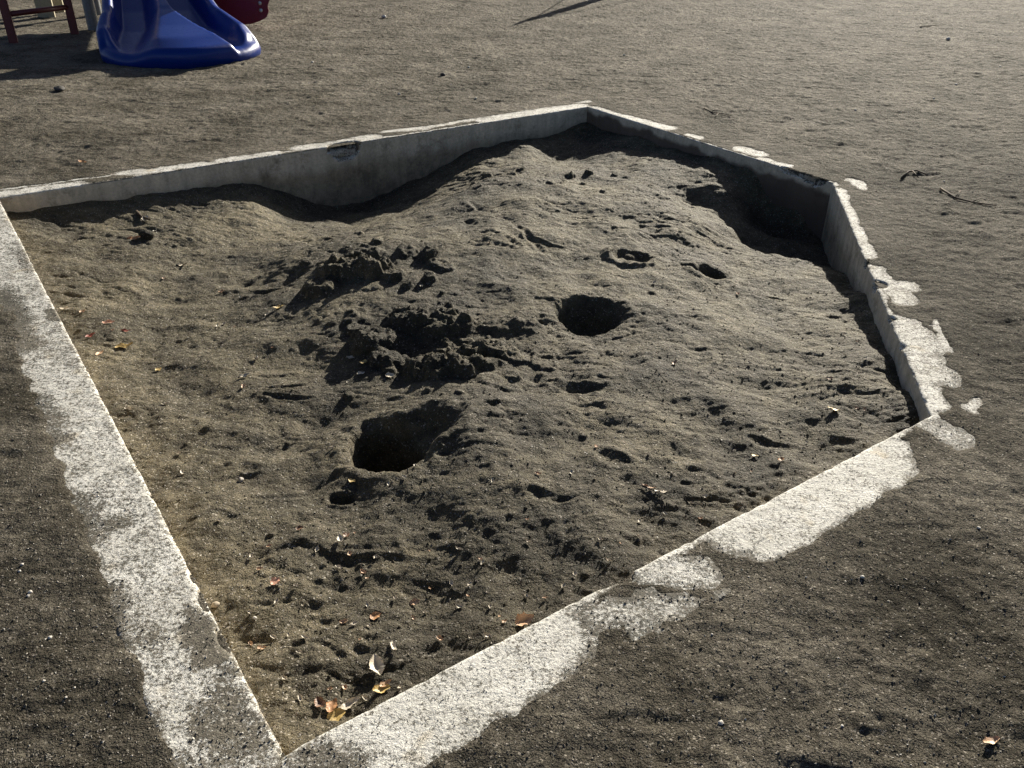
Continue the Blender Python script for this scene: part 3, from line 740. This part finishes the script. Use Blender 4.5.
def tube(bm, pts, radii, seg=6):
    rings = []
    for i, p in enumerate(pts):
        p = Vector(p); a = Vector(pts[max(0, i-1)]); b = Vector(pts[min(len(pts)-1, i+1)]); d = (b-a).normalized()
        s = d.cross(Vector((0, 0, 1)))
        if s.length < 1e-3: s = d.cross(Vector((0, 1, 0)))
        s.normalize(); t = d.cross(s)
        rings.append([bm.verts.new(p+(s*math.cos(2*math.pi*k/seg)+t*math.sin(2*math.pi*k/seg))*radii[i]) for k in range(seg)])
    for a, b in zip(rings[:-1], rings[1:]):
        for k in range(seg): bm.faces.new((a[k], a[(k+1) % seg], b[(k+1) % seg], b[k])).smooth = True
    bm.faces.new(rings[0]); bm.faces.new(rings[-1][::-1])
def bm_obj(name, bm, mat, parent=None):
    bmesh.ops.recalc_face_normals(bm, faces=bm.faces)
    me = bpy.data.meshes.new(name); bm.to_mesh(me); bm.free(); return link(name, me, mat, parent)
def twig(pp, r, label, side=None, lift=.004):
    bm = bmesh.new(); pts = []
    for px, py in pp:
        x, y, z = drop(px, py); pts.append((x, y, z+lift+random.uniform(0, r)))
    tube(bm, pts, [r*(1-.5*i/(len(pts)-1)) for i in range(len(pts))])
    for sp_ in (side or []):
        q = []
        for px, py in sp_:
            x, y, z = drop(px, py); q.append((x, y, z+lift+r))
        tube(bm, q, [r*.6]*(len(q)-1)+[r*.3])
    o = bm_obj('twig', bm, M['bark']); tag(o, label, 'twig')
twig([(704,109),(712,113),(722,115),(731,117)], .005, 'dark broken twig on the soil behind the back-right side', [[(712,113),(718,110)], [(718,115),(714,119)]])
twig([(901,180),(908,174),(916,172),(926,176)], .007, 'short crooked dark twig beside a white stone at right', [[(912,173),(918,180)]])
twig([(940,190),(955,199),(972,204),(996,207)], .006, 'long thin dark twig lying in a scuff at right', [[(955,199),(960,193)], [(972,204),(980,200)]])
twig([(137,213),(142,219),(150,222)], .010, 'short dark stick at the far left of the pit')
twig([(642,488),(650,491),(658,494)], .003, 'thin stick beside a pale leaf on the right slope')
twig([(920,28),(935,26),(944,25)], .005, 'small stick on the open soil at the far right')

# ------------------------------------------------------------------ the play structure at the back left
ps = empty('play_structure', (-4.2, 10.6, 0), 'playground tower with a blue double slide, dark red panel and steel posts', 'play structure')
# blue twin slide, moulded in one piece
nu, nv = 90, 81
u = np.linspace(0, 1, nu)[:, None]; v = np.linspace(-1, 1, nv)[None, :]
def lerp(tab, q): return np.interp(q, [a for a, _ in tab], [b for _, b in tab])
cx = lerp([(0, -4.22), (.45, -3.84), (.75, -3.50), (1, -3.18)], u); cy = lerp([(0, 11.0), (.45, 9.85), (.75, 9.15), (1, 8.62)], u)
hw = lerp([(0, .50), (.45, .42), (.7, .52), (.85, .66), (1, .73)], u)
axd = np.array((.37, -.93)); axs = np.array((.93, .37))
bed = lerp([(0, .88), (.08, .86), (.45, .42), (.55, .32), (.72, .19), (.85, .13), (1, .11)], u)
rimh = lerp([(0, .22), (.5, .22), (.75, .20), (.9, .15), (.97, .08), (1, .02)], u)
bed = bed+0*v
hb = lerp([(0, .05), (.5, .07), (.7, .16), (.85, .36), (1, .60)], u)      # half width of the middle ridge
cen = lerp([(0, 0), (.5, 0), (1, -.02)], u)
vR = lerp([(0, .04), (.45, .05), (.7, .16), (.85, .36), (1, .60)], u); vL = lerp([(0, .04), (.45, .06), (.7, .12), (.85, .28), (1, .42)], u)
ridge = sstep(-vL-.28, -vL+.12, v)*(1-sstep(vR, vR+.10, v))
rh = lerp([(0, .22), (.5, .22), (.7, .22), (.85, .17), (.95, .12), (1, .07)], u)
side = sstep(.78, .97, np.abs(v))
zt = bed+ridge*rh+side*rimh+.02*(np.cos(v*2*math.pi)+0)*0
fwd = .06+.30*np.exp(-((v+.1)/.7)**2) - .22*np.abs(v)**7 - .16*np.clip(v, 0, 1)**2
wob = (u**4)*fwd
xx = cx+axs[0]*hw*v+axd[0]*wob; yy = cy+axs[1]*hw*v*lerp([(0, 1), (.6, .8), (1, .45)], u)+axd[1]*wob
top = np.stack([xx, yy, zt+0*xx], -1)
# rolled outer edge and skirt down to the soil
skirtrows = [(.025, -.008), (.05, -.028), (.066, -.06), (.066, -.09), (.05, -.3), (.0, -1.0)]
Vl = [top.reshape(-1, 3)]; g = np.arange(nu*nv).reshape(nu, nv)
Fs = [np.stack([g[:-1, :-1], g[1:, :-1], g[1:, 1:], g[:-1, 1:]], -1).reshape(-1, 4)]
rim = np.concatenate([g[:, 0], g[-1, 1:], g[-2::-1, -1]])
rp = top.reshape(-1, 3)[rim]
tang = np.gradient(rp[:, :2], axis=0); tang /= np.linalg.norm(tang, axis=1, keepdims=True)+1e-9
for _ in range(6): tang = (tang+np.roll(tang, 1, 0)+np.roll(tang, -1, 0)); tang /= np.linalg.norm(tang, axis=1, keepdims=True)
outw = np.stack([tang[:, 1], -tang[:, 0]], 1)
if (outw[len(rim)//2]@axd) < 0: outw = -outw
prev = rim; base = nu*nv
for k, (o_, dzz) in enumerate(skirtrows):
    z_ = rp[:, 2]+dzz if dzz > -.5 else np.maximum(rp[:, 2]-.34, -.02)
    z_ = np.maximum(z_, -.02) if dzz > -.5 else z_
    z_ = np.where(rp[:, 2] < .5, np.where(dzz <= -.3, np.minimum(z_, -.02), z_), z_)
    ring = np.concatenate([rp[:, :2]+outw*o_, z_[:, None]], 1); Vl.append(ring)
    cur = np.arange(base, base+len(rim)); base += len(rim)
    Fs.append(np.stack([prev[:-1], cur[:-1], cur[1:], prev[1:]], -1)); prev = cur
me = np_mesh('slide', np.concatenate(Vl), np.concatenate(Fs))
slide = link('slide', me, M['blue'], ps); slide['label'] = 'glossy blue moulded double slide whose two lanes spread apart at the foot'

def post(name, x, y, r, z0, z1, mat, seg=20):
    bm = bmesh.new(); tube(bm, [(x, y, z0), (x, y, z0+.02), (x, y, z1-.01), (x, y, z1)], [r, r, r, r*.85], seg)
    return bm_obj(name, bm, mat, ps)
def boxm(name, cx_, cy_, z0, z1, lx, ly, rot, mat, parent=ps, bev=.01):
    bm = bmesh.new(); bmesh.ops.create_cube(bm, size=1)
    for v_ in bm.verts: v_.co = Vector((v_.co.x*lx, v_.co.y*ly, z0+(v_.co.z+.5)*(z1-z0)))
    bmesh.ops.bevel(bm, geom=list(bm.edges), offset=bev, segments=2, affect='EDGES')
    mt_ = Matrix.Translation((cx_, cy_, 0))@Matrix.Rotation(rot, 4, 'Z')
    bmesh.ops.transform(bm, matrix=mt_, verts=bm.verts)
    return bm_obj(name, bm, mat, parent)
fl = at(88, 33); 
dc0 = np.array((-4.14, 10.86)); rot = math.atan2(.37, .93)
def dk(a, b): return dc0+axs*a-axd*b      # a across, b back from the slide top
FL, FR, BL, BR = dk(-.80, 0), dk(.80, 0), dk(-.80, 1.35), dk(.80, 1.35)
for q, (x, y) in enumerate((FL, FR, BL, BR)):
    post('post', x, y, .065, -.05, 2.35, M['greypaint'])
c = dk(0, .68); boxm('deck', c[0], c[1], .78, .86, 1.50, 1.30, rot, M['deck'])
for a, b, lx, ly in ((-.80, .68, .03, 1.15), (.80, .68, .03, 1.15)):
    c = dk(a, b); boxm('guard_panel', c[0], c[1], .90, 1.55, lx, ly, rot, M['red'])
# red ladder frame at the left
r1 = at(14, 43); r2 = at(75, 34)
for x, y in (r1, r2):
    boxm('frame_post', x, y, -.05, 1.25, .085, .07, rot, M['redpaint'], ps, .012)
def bar(name, a, b, r, mat):
    bm = bmesh.new(); tube(bm, [a, b], [r, r], 14); return bm_obj(name, bm, mat, ps)
for z in (.28, .75, 1.2):
    bar('rung', (r1[0], r1[1], z), (r2[0], r2[1], z), .028, M['redpaint'])
# beige boards behind
for px, py, wd in ((47, 17, .20), (60, 12, .12)):
    x, y = at(px, py); boxm('support_board', x, y, -.05, 1.1, wd, .06, .2, M['beige'])
# dark red wavy panel to the right of the slide, with two bolts
bm = bmesh.new()
ol = [(-.42, .12), (-.2, .085), (0, .09), (.1, .12), (.18, .155), (.215, .22), (.21, .28), (.235, .33), (.27, .42), (.30, .55), (.27, .7), (.30, .9), (.25, 1.1), (-.42, 1.15)]
pc = np.array((-3.02, 10.45)); pdir = np.array((.985, .17))
vf = [bm.verts.new((pc[0]+pdir[0]*a, pc[1]+pdir[1]*a, b)) for a, b in ol]; f = bm.faces.new(vf)
r_ = bmesh.ops.extrude_face_region(bm, geom=[f]); vv = [e for e in r_['geom'] if isinstance(e, bmesh.types.BMVert)]
bmesh.ops.translate(bm, verts=vv, vec=(-.17*.03, .985*.03, 0))
bmesh.ops.bevel(bm, geom=[e for e in bm.edges], offset=.006, segments=2, affect='EDGES')
panel = bm_obj('side_panel', bm, M['red'], ps); panel['label'] = 'dark red panel with a wavy edge beside the slide'
q_ = pc+pdir*-.38+np.array((-.17, .985))*.09; post('post', q_[0], q_[1], .045, -.05, 1.2, M['greypaint'])
for z in (.31, .235):
    bm = bmesh.new(); bmesh.ops.create_uvsphere(bm, u_segments=16, v_segments=8, radius=.021)
    for v_ in bm.verts: v_.co = Vector((v_.co.x+pc[0]+pdir[0]*.13, v_.co.y*.5+pc[1]+pdir[1]*.13-.004, v_.co.z+z))
    for f_ in bm.faces: f_.smooth = True
    o = bm_obj('bolt', bm, M['steel'], panel)
    o.parent = panel; o.matrix_parent_inverse = panel.matrix_world.inverted()


# ------------------------------------------------------------------ unseen staked post, made up to cast the pointed shadow on the far soil
ke = math.tan(SUN_EL); tx, ty = at(511, 26); k = 4.6
bx, by, hh = tx+math.sin(SUN_AZ)*k, ty+math.cos(SUN_AZ)*k, k*ke
sp_o = empty('shadow_post', (bx, by, 0), 'unseen pointed post with two thin stays, added to cast a shadow on the far soil', 'post')
bm = bmesh.new(); tube(bm, [(bx, by, -.05), (bx, by, hh*.62), (bx, by, hh*.82), (bx, by, hh)], [.10, .095, .075, .015], 14)
bm_obj('shaft', bm, M['beige'], sp_o)
for dx_, dy_ in ((1.15, .2), (-.75, .3)):
    bm = bmesh.new(); tube(bm, [(bx, by, hh*.86), (bx+dx_, by+dy_, -.02)], [.011, .011], 8); bm_obj('stay', bm, M['steel'], sp_o)
